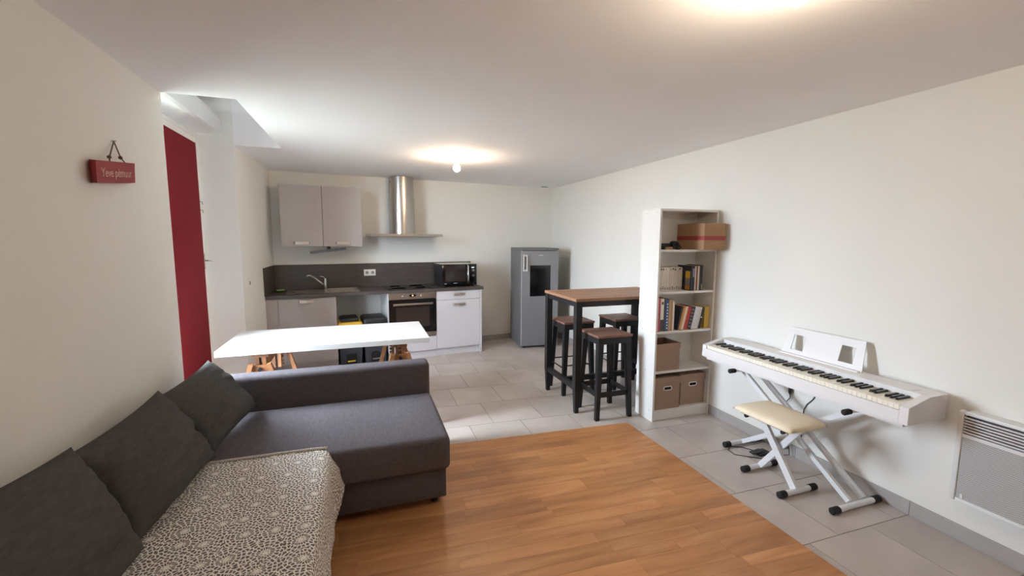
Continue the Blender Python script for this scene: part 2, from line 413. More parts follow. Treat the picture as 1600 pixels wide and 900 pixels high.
h = MB().box(.006, .014, 4.418, 4.440, 1.27, 1.41, bev=.003).out('door_handle', 'chrome', dr); 
h = MB().tube([(.014, 4.429, 1.345), (.045, 4.429, 1.345), (.05, 4.445, 1.343), (.05, 4.462, 1.34)], .007, 8).out('door_handle', 'chrome', dr, True)
for z in (1.78, 1.85): MB().tube([(.006, 4.435, z), (.02, 4.44, z), (.024, 4.44, z-.025)], .003, 6).out('blind_hook', 'copper_brown', dr, True)
sb = MB().prism([(-4.26, 2.425), (-4.035, 2.425), (-4.01, 2.435), (-4.005, 2.545), (-4.03, 2.60), (-4.10, 2.645), (-4.26, 2.655)], 1, DO0+.001, DO1-.004).out('trim_1', 'white_paint')
struct(sb, 'white roller shutter box above the door in the recess', 'shutter box')
struct(box('trim_2', 'white_paint', None, -4.28, XL, DO0, DO1, -.006, .004), 'pale door sill in the recess', 'sill')

# ------------------------------------------------------------------ kitchen (its wall stands at a slight angle)
def kit(name, label, cat, s, d, z=0., group=None):
    """a thing whose local x runs along the kitchen wall and local -y points into the room"""
    return thing(name, label, cat, (s*math.cos(AL)+d*math.sin(AL), D+s*math.sin(AL)-d*math.cos(AL), z), AL, group)
WT = .905; WB = .867; UP = .028
def pull(parent, cx, y, z, w=.165):
    """flat bow handle in brushed nickel"""
    pts = [(cx-w/2, y, z), (cx-w/2+.012, y-.02, z), (cx, y-.026, z), (cx+w/2-.012, y-.02, z), (cx+w/2, y, z)]
    m = MB()
    for a, b in zip(pts[:-1], pts[1:]): m.bar(a, b, .006, .031)
    return m.out('handle', 'nickel', parent)
def cabinet(s0, s1, name, label, cat='cabinet', z0=0., z1=WB):
    t = kit(name, label, cat, (s0+s1)/2, 0); return t, (s1-s0)/2
S_WALL = -4.028
# right unit
t, hw = cabinet(-2.088, -1.484, 'drawer_cabinet', 'light grey base cabinet with one drawer right of the oven')
box('body', 'carcass', t, -hw, hw, -.56, -.005, .10, WB-.001)
o = box('drawer', 'light_front', t, -hw+.0015, hw-.0015, -.58, -.5605, .721+UP, WB-.004, bev=.001, seg=1); pull(o, 0.005, -.58, .79+UP)
o = box('door', 'light_front', t, -hw+.0015, hw-.0015, -.58, -.5605, .105, .717+UP, bev=.001, seg=1); pull(o, 0.005, -.58, .655+UP)
box('plinth', 'light_front', t, -hw, hw, -.535, -.515, .001, .099)
t = kit('end_panel', 'light grey side panel closing the right end of the base cabinets', 'panel', -1.4695, 0)
box('panel', 'light_front', t, -.014, .014, -.582, -.002, .001, WB-.001)
# oven
t, hw = cabinet(-2.698, -2.090, 'built_in_oven', 'built-in oven with steel control panel and black glass door', 'oven')
box('body', 'black_plastic', t, -hw+.012, hw-.012, -.56, -.01, .255+UP, WB-.002)
cp = box('control_panel', 'steel', t, -hw+.006, hw-.004, -.588, -.561, .757+UP, WB-.004)
for sx in (-.12, .112): MB().lathe([(.017, 0), (.017, -.012), (.013, -.022), (.0, -.022)], (sx, -.588, .795+UP), 16, 'y').out('knob', 'chrome', cp, 'auto')
box('display', 'black_gloss', cp, -.042, .042, -.590, -.588, .787+UP, .815+UP)
box('clock_digit', 'oven_clock', cp, -.008, .008, -.5908, -.590, .797+UP, .807+UP)
dd = box('oven_door', 'black_gloss', t, -hw+.006, hw-.004, -.588, -.561, .322+UP, .751+UP)
box('oven_window', 'oven_glass', dd, -.215, .215, -.5895, -.588, .40+UP, .66+UP)
m = MB().box(-.25, .25, -.632, -.618, .683+UP, .708+UP, bev=.003)
m.box(-.24, -.22, -.618, -.588, .688+UP, .703+UP); m.box(.22, .24, -.618, -.588, .688+UP, .703+UP)
m.out('handle', 'steel', dd)
box('vent_strip', 'steel', t, -hw+.006, hw-.004, -.585, -.561, .268+UP, .318+UP)
box('filler', 'light_front', t, -hw+.002, hw-.002, -.58, -.561, .105, .254+UP)
box('plinth', 'light_front', t, -hw, hw, -.535, -.515, .001, .099)
box('side', 'carcass', t, -hw, -hw+.011, -.58, -.005, .10, WB-.002)
box('bottom', 'carcass', t, -hw+.011, hw-.012, -.56, -.005, .10, .254)
# sink unit
t, hw = cabinet(-3.896, -3.292, 'sink_cabinet', 'taupe base cabinet under the sink with one bow handle')
box('body', 'carcass', t, -hw, hw, -.56, -.005, .10, WB-.17)
box('door', 'taupe_front', t, -hw+.0015, hw-.0015, -.58, -.5605, .105, WB-.006, bev=.001, seg=1); pull(t.children[-1], -.012, -.58, .795+UP)
box('side', 'carcass', t, hw-.016, hw, -.56, -.005, WB-.17, WB-.001)
box('side', 'carcass', t, -hw, -hw+.016, -.56, -.005, WB-.17, WB-.001)
box('plinth', 'taupe_front', t, -hw, hw, -.535, -.515, .001, .099)
t = kit('filler_panel', 'narrow taupe filler strip between the wall and sink cabinet', 'panel', -3.96, 0)
box('panel', 'taupe_front', t, -.060, .0625, -.578, -.56, .105, WB-.004)
box('plinth', 'taupe_front', t, -.05, .0625, -.535, -.515, .001, .099)
# worktop: one slab
def wt_pt(s, d): return (s*math.cos(AL)+d*math.sin(AL), D+s*math.sin(AL)-d*math.cos(AL))
def left_s(d): return (XL+.002-d*math.sin(AL))/math.cos(AL)
t = kit('kitchen_worktop', 'dark brown laminate worktop over the base cabinets', 'worktop', 0, 0)
SI0, SI1, SD0, SD1 = -3.80, -3.02, .10, .50
def slab(pts, z0, z1, name='slab', m='worktop', par=None): return MB().prism(pts, 2, z0, z1).out(name, m, par)
mm = MB()
RS = -1.437
mm.prism([(left_s(.6), -.60), (RS, -.60), (RS, -SD1), (left_s(SD1), -SD1)], 2, WB, WT)
mm.prism([(left_s(SD0), -SD0), (RS, -SD0), (RS, -.002), (left_s(.002), -.002)], 2, WB, WT)
mm.prism([(left_s(SD1), -SD1), (SI0, -SD1), (SI0, -SD0), (left_s(SD0), -SD0)], 2, WB, WT)
mm.prism([(SI1, -SD1), (RS, -SD1), (RS, -SD0), (SI1, -SD0)], 2, WB, WT)
mm.out('slab', 'worktop', t)
# splashback
t = kit('splashback', 'dark brown splashback panel along the kitchen wall', 'splashback', 0, 0)
box('back_panel', 'worktop', t, left_s(.012)+.012, -1.405, -.012, -.001, WT+.0005, 1.215)
o = MB().box(XL+.001, XL+.011, 5.305, wall_y(XL)-.014, WT+.0005, 1.215).out('splashback_return', 'worktop'); tag(o, 'short dark splashback panel on the left kitchen wall', 'splashback')
# sink
t = kit('kitchen_sink', 'stainless steel sink with bowl and drainer set in the worktop', 'sink', 0, 0)
z = WT+.003
mm = MB()
B0, B1 = -3.72, -3.40
mm.box(SI0-.012, B0, -SD1-.012, -SD0+.012, z-.002, z+.001); mm.box(B1, SI1+.012, -SD1-.012, -SD0+.012, z-.006, z-.003)
mm.box(B0, B1, -SD1-.012, -.45, z-.002, z+.001); mm.box(B0, B1, -.16, -SD0+.012, z-.002, z+.001)
mm.out('rim', 'steel', t)
mm = MB(); mm.box(B0, B1, -.45, -.16, z-.155, z-.15); mm.box(B0-.003, B0, -.45, -.16, z-.155, z); mm.box(B1, B1+.003, -.45, -.16, z-.155, z); mm.box(B0, B1, -.453, -.45, z-.155, z); mm.box(B0, B1, -.16, -.157, z-.155, z)
mm.out('bowl', 'steel', t)
mm = MB()
for q in ((B1, SI1+.012, -SD1-.012, -SD1), (B1, SI1+.012, -SD0, -SD0+.012), (SI1, SI1+.012, -SD1, -SD0)): mm.box(q[0], q[1], q[2], q[3], z-.003, z+.003)
mm.out('drainer_edge', 'steel', t)
for i in range(7): MB().bar((B1+.06, -.17-.045*i, z-.002), (SI1-.03, -.17-.045*i, z-.002), .008, .004).out('drainer_rib', 'steel', t)
# tap
t = kit('mixer_tap', 'chrome mixer tap with long spout on the sink', 'tap', -3.385, .125, WT+.004)
MB().lathe([(.026, 0), (.026, .006), (.021, .01), (.021, .11), (.019, .135), (.0, .137)], (0, 0, 0), 16).out('tap_body', 'chrome', t, 'auto')
MB().tube([(-.01, -.012, .045), (-.05, -.03, .085), (-.13, -.07, .155), (-.165, -.09, .178), (-.185, -.10, .182), (-.20, -.108, .18), (-.203, -.11, .165)], [.011, .010, .010, .010, .010, .010, .011], 10).out('spout', 'chrome', t, True)
MB().tube([(0, 0, .137), (-.02, -.005, .155), (-.062, -.02, .166)], [.012, .008, .006], 8).out('lever', 'chrome', t, True)
t = kit('dish_sponge', 'green scouring sponge on a dark dish at the worktop corner', 'sponge', -3.88, .20, WT+.001)
MB().lathe([(.0, 0), (.05, 0), (.065, .012), (.06, .012), (.0, .004)], (0, 0, 0), 18).out('dish', 'black_plastic', t, 'auto')
box('sponge', 'sponge', t, -.042, .042, -.025, .025, .006, .028, bev=.006)
# hob
t = kit('ceramic_hob', 'flat black glass hob set in the worktop above the oven', 'hob', -2.394, .29, WT+.0005)
box('glass', 'black_gloss', t, -.29, .29, -.25, .25, 0, .005, bev=.0015, seg=1)
for x, y, r in ((-.14, -.12, .09), (.14, -.12, .075), (-.14, .12, .075), (.14, .12, .09)):
    MB().lathe([(r-.003, .0052), (r-.003, .0056), (r, .0056), (r, .0052)], (x, y, 0), 28).out('heat_zone', 'black_plastic', t)
# microwave
t = kit('microwave_oven', 'black microwave with a chrome bar handle on the worktop end', 'microwave', -1.735, .30, WT+.001)
box('body', 'black_plastic', t, -.243, .243, -.17, .19, .018, .298, bev=.004)
box('top_cover', 'nickel', t, -.243, .243, -.165, .19, .2985, .302)
d_ = box('microwave_door', 'black_gloss', t, -.243, .135, -.192, -.171, .02, .298, bev=.003)
box('window', 'oven_glass', d_, -.20, .085, -.1935, -.1922, .07, .265)
for x0, x1, zz in ((-.085+.0, -.035, .045), (-.215, -.185, .04)): box('door_print', 'logo_grey', d_, x0, x1, -.1936, -.1922, zz, zz+.006)
MB().tube([(.108, -.192, .035), (.108, -.225, .05), (.108, -.232, .16), (.108, -.225, .275), (.108, -.192, .29)], .010, 8).out('handle', 'chrome', d_, True)
p_ = box('control_panel', 'black_gloss', t, .137, .243, -.192, -.171, .02, .298, bev=.003)
for zz in (.215, .145): MB().lathe([(.018, 0), (.018, -.012), (.014, -.018), (0, -.018)], (.19, -.192, zz), 16, 'y').out('knob', 'steel', p_, 'auto')
box('display', 'mw_clock', p_, .17, .205, -.1936, -.192, .25, .258)
for x in (-.2, .2):
    for y in (-.14, .15): MB().lathe([(.015, 0), (.015, .018)], (x, y, 0), 12).out('foot', 'rubber', t)
MB().tube([(.243, .1, .15), (.262, .1, .14), (.272, .09, .07), (.262, .06, .012), (.25, .0, .008)], .004, 6).out('power_cord', 'logo_grey', t, True)
# double socket on the splashback
t = kit('double_socket', 'white double wall socket on the dark splashback', 'socket', -2.83, .0125, 1.05)
pl = box('plate', 'white_paint', t, -.075, .075, -.010, 0, 0, .085, bev=.004)
for x in (-.036, .036):
    MB().lathe([(.019, -.0102), (.019, -.0115), (.0, -.0106)], (x, 0, .043), 18, 'y').out('outlet', 'marks', pl)
# wall cabinet
t = kit('wall_cabinet', 'taupe two-door wall cabinet with bow handles over the sink', 'cabinet', -3.394, 0, 1.45)
box('body', 'carcass', t, -.443, .443, -.33, -.002, 0, .71)
for sx, hx in ((-1, -.229), (1, .223)):
    o = box('door', 'taupe_front', t, min(sx*.4425, sx*.003), max(sx*.4425, sx*.003), -.35, -.3305, -.003, .708, bev=.001, seg=1); pull(o, hx, -.35, .036)
t = kit('strip_light', 'grey tube light hanging crooked under the wall cabinet', 'light fitting', -3.33, .20, 1.37)
o = MB().bar((-.21, -.01, .0), (.20, .01, .045), .035, .03).out('housing', 'steel_side', t)
box('bracket', 'black_plastic', t, -.02, .02, -.015, .015, .038, .079)
# hood
t = kit('range_hood', 'stainless steel chimney hood above the hob', 'hood', -2.405, 0, 1.57)
m = MB(); pts = [(-.45, -.002), (-.45, -.46)]
for i in range(1, 12): x = -.45+.90*i/12; pts.append((x, -.46-.035*math.sin(math.pi*i/12)))
pts += [(.45, -.46), (.45, -.002)]
m.prism(pts, 2, 0, .032); m.out('canopy', 'steel', t)
box('filter', 'steel_side', t, -.40, .40, -.42, -.05, -.004, -.0002)
def chim(hw, dep, z0, z1, name):
    p = [(-hw, -.002), (-hw, -dep*.55)]
    for i in range(1, 14): a = math.pi*i/14; p.append((-hw*math.cos(a), -dep*.55-dep*.45*math.sin(a)))
    p += [(hw, -dep*.55), (hw, -.002)]
    return MB().prism(p, 2, z0, z1).out(name, 'steel', t, 'auto')
chim(.152, .29, .0325, .50, 'chimney'); chim(.148, .284, .501, H-1.57-.004, 'chimney_extension')
for zz in (.70, .715): box('vent_slot', 'hole_dark', t, -.1495, -.1475, -.12, -.06, zz, zz+.008)
# plate on left kitchen wall
o = MB().box(XL+.001, XL+.011, 4.63, 4.715, 1.075, 1.16, bev=.003).out('plate', 'white_paint')
t = thing('wall_socket', 'small white wall socket between door recess and splashback', 'socket', (XL+.001, 4.67, 1.117)); o.parent = t; o.location = (-XL-.001, -4.67, -1.117)
MB().lathe([(.021, .0105), (.021, .012), (0, .011)], (0, .002, 0), 16, 'x').out('outlet', 'marks', t)
# pedal bins
def pedal_bin(s, lid_m, inner_m, label, arch, pedal_m):
    t = kit('pedal_bin', label, 'bin', s, .36, 0, 'pedal bins under the worktop')
    MB().hexa([(-.12, -.16, .012), (.12, -.16, .012), (.12, .15, .012), (-.12, .15, .012)], [(-.136, -.19, .45), (.136, -.19, .45), (.136, .17, .45), (-.136, .17, .45)]).out('body', 'bin_grey', t)
    box('base', 'bin_dark', t, -.125, .125, -.165, .155, .001, .0115)
    if lid_m:
        box('lid_rim', lid_m, t, -.142, .142, -.20, .175, .4505, .535, bev=.025, seg=3)
        box('lid', inner_m, t, -.108, .108, -.15, .14, .525, .582, bev=.025, seg=3)
    else:
        box('lid', inner_m, t, -.142, .142, -.195, .175, .4505, .572, bev=.035, seg=3)
    pts = [(-.055, .03), (.055, .03), (.055, .12)]
    pts += [(.055*math.cos(a), .12+.035*math.sin(a)) for a in [math.pi*i/8 for i in range(1, 8)]] if arch else []
    pts += [(-.055, .12)]
    if not arch: pts = [(-.055, .03), (.055, .03), (.055, .145), (-.055, .145)]
    MB().prism(pts, 1, -.181, -.150).out('pedal_recess', 'hole_dark', t)
    box('pedal', pedal_m, t, -.045, .045, -.215, -.1815, .055, .066, bev=.003)
    return t
pedal_bin(-3.142, 'yellow_plastic', 'bin_dark', 'dark pedal bin with yellow lid rim under the worktop', False, 'yellow_plastic')
pedal_bin(-2.853, None, 'bin_dark', 'dark pedal bin with all-black lid next to the oven', True, 'steel_side')

# fridge
t = thing('refrigerator', 'tall grey single-door refrigerator in the kitchen corner', 'refrigerator', (-.538, 5.60, 0), -.055)
FW, FH = .272, 1.42
box('body', 'steel_side', t, -FW, FW, .055, .57, .03, FH-.035, bev=.004)
box('top', 'steel_side', t, -FW-.001, FW+.001, 0, .571, FH-.034, FH, bev=.005)
d_ = box('fridge_door', 'steel_fridge', t, -FW, FW, 0, .05, .035, FH-.037, bev=.006)
box('chalk_panel', 'black_gloss', d_, -.152, .152, -.0025, -.0002, .745, 1.18)
MB().box(-.265, -.248, -.04, -.022, 1.10, 1.33, bev=.004).out('handle', 'logo_grey', d_); 
m = MB().box(-.247, -.20, -.022, -.0002, 1.305, 1.33); m.box(-.247, -.20, -.022, -.0002, 1.10, 1.125); m.box(-.215, -.20, -.04, -.022, 1.10, 1.33); m.box(-.247, -.215, -.04, -.022, 1.305, 1.33); m.box(-.247, -.215, -.04, -.022, 1.10, 1.125); m.out('handle', 'logo_grey', d_)
box('door_trim', 'logo_grey', d_, -FW-.004, -FW-.0005, .002, .012, .04, FH-.04)
box('maker_mark', 'logo_grey', d_, -.03, .04, -.0015, -.0002, 1.315, 1.325)
for x in (-.22, .22):
    for y in (.08, .52): MB().lathe([(.02, 0), (.02, .0305)], (x, y, 0), 12).out('foot', 'rubber', t)

# ------------------------------------------------------------------ trestle table
t = thing('trestle_tabletop', 'long white tabletop resting on two wooden trestles', 'tabletop', (-3.145, 3.86, 0))
box('top', 'table_white', t, -.755, .755, -.365, .37, .70, .742, bev=.002, seg=1)
def trestle(x, label):
    t = thing('trestle', label, 'trestle', (x, 3.85, 0), 0, 'trestles under the white tabletop')
    box('top_beam', 'pine_dark', t, -.055, .055, -.34, .34, .676, .699)
    for sy in (-1, 1):
        y = sy*.29
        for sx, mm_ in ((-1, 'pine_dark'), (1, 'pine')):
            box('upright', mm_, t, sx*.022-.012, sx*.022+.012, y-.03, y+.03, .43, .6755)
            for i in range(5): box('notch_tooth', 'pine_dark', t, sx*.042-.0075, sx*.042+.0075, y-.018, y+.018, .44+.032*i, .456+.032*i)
            MB().bar((sx*.058, y+sy*.055, .63), (sx*.24, y+sy*.055, .0), .03, .042, (0, 1, 0)).out('leg', 'pine', t)
        box('end_block', 'pine', t, -.052, .052, y+sy*.031, y+sy*.052, .56, .615)
        MB().lathe([(.014, -.012), (.014, .012)], (0, y+sy*.066, .588), 12, 'y').out('clamp_knob', 'black_plastic', t)
    box('cross_beam', 'pine', t, -.0095, .0095, -.3, .3, .56, .615)
    MB().bar((0, -.24, .625), (0, .20, .668), .019, .012).out('brace', 'pine', t)
    for sx in (-1, 1): MB().bar((sx*.19, -.345, .19), (sx*.19, .345, .19), .02, .045).out('stretcher', 'pine', t)
    return t
trestle(-3.62, 'wooden trestle at the recess end of the white tabletop')
trestle(-2.625, 'wooden trestle at the oven end of the white tabletop')

# ------------------------------------------------------------------ bar table and stools
t = thing('bar_table', 'high bar table with wooden top and black metal frame', 'table', (-.615, 3.65, 0))
TX, TY, TZ = .545, .345, 1.032
n = 5
for i in range(n):
    a = -TY+2*TY*i/n; box('top_board', 'table_wood', t, -TX, TX, a+.0006, a+2*TY/n-.0006, TZ-.026, TZ, bev=.0015, seg=1)
LX, LY = TX-.035, TY-.032
for sx in (-1, 1):
    for sy in (-1, 1):
        x, y = sx*LX, sy*LY; a, b = .028, .017
        m = MB(); q = lambda r, z: [(x-r, y-r, z), (x+r, y-r, z), (x+r, y+r, z), (x-r, y+r, z)]
        m.hexa(q(b, 0), q(b+.006, .16)); m.hexa(q(b+.0061, .16), q(a, .24)); m.hexa(q(a, .24), q(a, TZ-.027)); m.out('leg', 'black_metal', t)
for sy in (-1, 1): box('apron', 'black_metal', t, -LX+.028, LX-.028, sy*LY-.02, sy*LY+.02, TZ-.075, TZ-.027)
for sx in (-1, 1):
    box('apron', 'black_metal', t, sx*LX-.02, sx*LX+.02, -LY+.028, LY-.028, TZ-.075, TZ-.027)
    box('stretcher', 'black_metal', t, sx*LX-.02, sx*LX+.02, -LY+.0275, LY-.0275, .205, .25)
box('stretcher', 'black_metal', t, -LX+.0205, LX-.0205, -.075, -.035, .205, .25)
def stool(x, y, rz, label, rods):
    t = thing('bar_stool', label, 'stool', (x, y, 0), rz, 'bar stools around the bar table')
    SZ = .735; hs, hf = .168, .178
    for i in range(3):
        a = -hs+2*hs*i/3; box('seat_board', 'copper_brown', t, -hs, hs, a+.0005, a+2*hs/3-.0005, SZ-.018, SZ, bev=.001, seg=1)
    box('seat_frame', 'black_metal', t, -hs+.008, hs-.008, -hs+.008, hs-.008, SZ-.075, SZ-.0185)
    for sx in (-1, 1):
        for sy in (-1, 1):
            def q(r, f, z):
                cx, cy = sx*(f-r), sy*(f-r); return [(cx-r, cy-r, z), (cx+r, cy-r, z), (cx+r, cy+r, z), (cx-r, cy+r, z)]
            MB().hexa(q(.017, hf, 0), q(.025, hs-.009, SZ-.075)).out('leg', 'black_metal', t)
    for k in range(2):
        z = .22; f = hf-(hf-hs+.009)*z/SZ-.018
        if rods:
            z = .30+.0*k
            for s_ in (-1, 1):
                a, b = ((-f, s_*f, .27 if k else .3), (f, s_*f, .27 if k else .3)) if k == 0 else ((s_*f, -f, .27), (s_*f, f, .27))
                MB().tube([a, b], .007, 8).out('footrest', 'black_metal', t, True)
        else:
            for s_ in (-1, 1):
                a, b = ((-f+.02, s_*f, z), (f-.02, s_*f, z)) if k == 0 else ((s_*f, -f+.02, z-.0), (s_*f, f-.02, z-.0))
                MB().bar(a, b, .012, .045).out('footrest', 'black_metal', t)
    return t
stool(-.875, 3.285, .0, 'black metal bar stool with brown wooden seat nearest the bookcase side', False)
stool(-.885, 3.915, .0, 'black metal bar stool under the table end nearest the refrigerator', True)
stool(-.318, 3.905, .0, 'black metal bar stool tucked under the table against the right wall', True)

# ------------------------------------------------------------------ bookcase
BX0, BX1, BY0, BY1, BH = -.604, -.006, 2.95, 3.19, 1.795
bc = thing('bookcase', 'tall white open bookcase standing against the right wall', 'bookcase', (0, 0, 0))
lp = box('side_panel', 'white_laminate', bc, BX0, BX0+.018, BY0, BY1, .0, BH); box('side_panel', 'white_laminate', bc, BX1-.018, BX1, BY0, BY1-.0, .0, BH)
for (yy, zz) in ((3.0, 1.765), (3.13, 1.765), (3.0, .775), (3.13, .775), (3.0, .09), (3.13, .09), (3.06, .43)):
    MB().lathe([(.004, -.0004), (.004, .0006)], (BX0, yy, zz), 8, 'x').out('screw_cap', 'marks', lp)
ix0, ix1 = BX0+.0185, BX1-.0185
box('top', 'white_laminate', bc, ix0, ix1, BY0, BY1-.006, BH-.018, BH)
SHELF = [1.462, 1.112, .776, .433, .096]
for zs in SHELF: box('shelf', 'white_laminate', bc, ix0, ix1, BY0+.004, BY1-.006, zs-.018, zs)
box('plinth', 'white_laminate', bc, ix0, ix1, BY0+.012, BY0+.027, .001, SHELF[4]-.0185)
box('back_panel', 'white_laminate', bc, ix0, ix1, BY1-.0055, BY1-.001, .001, BH-.001)
BF = BY0+.02
def book(name, label, group, x0, w, h, dep, z, y, cover, lean=0., marks=()):
    """a closed book standing spine outwards; x0 left foot, lean to the right in radians"""
    t = thing(name, label, 'book', (x0, y, z+w*math.sin(lean)), 0, group); t.rotation_euler = (0, lean, 0)
    if cover not in MATS: mat(cover, cover, .6, var=.08, scale=25)
    m = MB(); c_ = .0016
    m.box(0, w, 0, .002, 0, h); m.box(0, c_, .002, dep, 0, h); m.box(w-c_, w, .002, dep, 0, h); m.out('cover', cover, t)
    box('pages', 'paper', t, c_+.0002, w-c_-.0002, .0022, dep-.003, .002, h-.003)
    for (a0, a1, z0, z1, mm_) in marks:
        if mm_ not in MATS: mat(mm_, mm_, .6, var=.05)
        box('spine_print', mm_, t, a0*w, a1*w, -.0006, -.0001, z0*h, z1*h)
    return t
# white paperbacks (upper row)
N_PB = 13; x = -.578+.005; pw = (.315)/N_PB
x = -.56; pw = .0232
px = x
for i in range(N_PB):
    wv = pw*random.uniform(.85, 1.1)
    mk = [(.35, .65, .04, .04+random.choice((.08, .1, .13)), '#4a4542')]
    if i in (3, 4, 8, 9, 11): mk.append((.2, .8, .88, .95, '#3a3532'))
    elif i % 2: mk.append((.3, .7, .89, .94, '#a0705c'))
    book('paperback', 'white paperback with plain pale spine in the upper book row', 'white paperbacks on the upper book shelf', px, wv-.0026, .195+random.uniform(-.003, .004), .115, SHELF[1]+.0008, 3.064, random.choice(('#ddd4c8', '#e2dad0', '#d8cec2')), 0, mk)
    px += wv
up = [(.012, .212, '#2b3340', .17, 'tall black book with yellow square on its cover', ((.2, .8, .1, .8, '#39435a'),)),
      (.024, .21, '#262a33', .17, 'dark navy book beside the book with a yellow square', ((.2, .8, .55, .9, '#8d93a3'),)),
      (.016, .208, '#c8b1a2', .17, 'beige pink book between two dark books', ()),
      (.013, .208, '#5b3129', .17, 'dark maroon thin book on the upper book shelf', ()),
      (.018, .211, '#cdbba9', .17, 'pale cream book beside the maroon one', ()),
      (.016, .215, '#232526', .17, 'black book with thin grey spine line', ((.3, .7, .1, .6, '#3d4043'),)),
      (.018, .216, '#1d1f22', .17, 'black book with a tan patch at the foot of its spine', ((.25, .85, .05, .25, '#a08d5c'),))]
px = max(px+.002, -.255)
ux = [px]
for w_, h_, c_, d_, l_, mk in up:
    b_ = book('book', l_, 'dark books on the upper book shelf', px, w_, h_, d_, SHELF[1]+.0008, 2.966, c_, 0, mk)
    if 'yellow square' in l_ and 'tall' in l_:
        box('cover_print', 'yellow_plastic', b_, -.0006, -.0001, .012, .068, .105, .165)
        box('cover_print', 'marks', b_, -.0006, -.0001, .012, .068, .045, .104)
        mat('orange_print', '#b9772f', .6); box('cover_print', 'orange_print', b_, -.0006, -.0001, .012, .068, .006, .044)
    px += w_+.0008
# lower row
z = SHELF[2]+.0008
row2 = [(-.583, .031, .283, '#b4475a', 'tall pink-red book at the left end of the lower book row', 0, ((0.02, .98, .02, .98, '#bb4455'), (.1, .9, .4, .46, '#e0b0a8'))),
        (-.548, .033, .278, '#ded6c9', 'white and grey spined book next to the pink-red one', 0, ((.02, .98, .01, .36, '#4a4644'), (.3, .85, .82, .9, '#3a3735'))),
        (-.513, .012, .272, '#4a4644', 'thin charcoal book left of the blue book', 0, ()),
        (-.500, .033, .270, '#2b4f83', 'blue book with white marks down its spine', 0, tuple((.45, .85, .06+.095*i, .115+.095*i, '#c9d2de') for i in range(9))),
        (-.465, .024, .268, '#b89a78', 'tan book right of the blue book', 0, ()),
        (-.440, .014, .267, '#a98560', 'narrow brown tan book beside the white one', 0, ()),
        (-.425, .018, .258, '#e3ddd2', 'upright white book before the leaning ones', 0, ())]
for x0, w_, h_, c_, l_, ln_, mk in row2: book('book', l_, 'books on the lower book shelf', x0, w_, h_, .19, z, BF, c_, ln_, mk)
px = -.375; LEAN = .235
lean_set = [(.012, .205, '#3a3743', 'thin dark purple book leaning beside the orange one', ()), (.017, .204, '#c88b45', 'orange book leaning in the lower book row', ()), (.018, .204, '#e2d3bb', 'cream leaning book between orange and red ones', ()),
            (.027, .200, '#bb3b32', 'red leaning book in the lower book row', ()), (.030, .196, '#2f2c2d', 'dark leaning book with grey speckled spine', tuple((.2, .8, .08+.15*i, .16+.15*i, '#77706e') for i in range(6))),
            (.018, .198, '#d7dbe2', 'pale blue-white leaning book', ()), (.016, .192, '#e3dfdc', 'first of two thick white leaning books', ((.3, .7, .1, .9, '#cfc9c6'),)), (.018, .191, '#dcd7d5', 'second of two thick white leaning books', ((.3, .7, .1, .9, '#c5bebb'),)),
            (.020, .186, '#33302e', 'dark book leaning towards the yellow book', ((.2, .8, .5, .56, '#d8d2cc'),))]
for w_, h_, c_, l_, mk in lean_set:
    w_ *= 1.33
    book('book', l_, 'books on the lower book shelf', px, w_, h_, .15, z, BF, c_, LEAN, mk); px += w_/math.cos(LEAN)+.0008
book('book', 'yellow book at the right end of the lower book row', 'books on the lower book shelf', -.084, .05, .192, .15, z, BF+.005, '#c6a548', 0., ())
# cardboard box
t = thing('cardboard_box', 'brown cardboard box with red tape on the top shelf', 'box', (-.1355, 2.985, SHELF[0]+.001))
box('carton', 'cardboard', t, -.110, .110, -.135, .19, 0, .214, bev=.002, seg=1)
m = MB()
m.box(-.1112, .1112, -.1362, -.1352, .078, .112); m.box(-.1112, -.1102, -.1352, .189, .078, .112); m.out('tape', 'red_tape', t)
box('flap', 'cardboard', t, -.108, .108, -.133, .02, .2145, .217); box('flap', 'cardboard', t, -.108, .108, .024, .188, .2145, .217)
# camera and small things on the top shelf
t = thing('photo_camera', 'black camera lying at the left of the top shelf', 'camera', (-.475, 3.03, SHELF[0]+.001))
box('camera_body', 'black_plastic', t, -.095, .03, -.035, .035, 0, .052, bev=.006)
MB().lathe([(.034, .0), (.034, -.04), (.030, -.05), (.026, -.05), (.024, -.035), (0, -.035)], (.055, -.01, .036), 20, 'y').out('lens', 'black_plastic', t, 'auto')
MB().tube([(.03, -.045, .02), (.07, -.06, .035), (.10, -.05, .03), (.115, -.045, .012), (.09, -.055, .006), (.05, -.06, .005)], .006, 8).out('strap', 'rubber', t, True)
t = thing('leather_pouch', 'small tan leather pouch in front of the black camera', 'pouch', (-.488, 2.972, SHELF[0]+.001))
box('pouch', 'tan_leather', t, -.035, .03, -.012, .012, 0, .018, bev=.005); box('flap', 'tan_leather', t, -.03, .026, -.013, .008, .0185, .022)
t = thing('small_bottle', 'slim grey bottle with black hooked cap on the top shelf', 'bottle', (-.560, 3.08, SHELF[0]+.001))
MB().lathe([(.014, 0), (.015, .01), (.015, .085), (.009, .095), (.009, .10)], (0, 0, 0), 14).out('glass', 'steel_side', t, 'auto')
MB().tube([(0, 0, .10), (0, 0, .122), (.008, -.005, .13), (.016, -.008, .12)], .007, 8).out('cap', 'black_plastic', t, True)
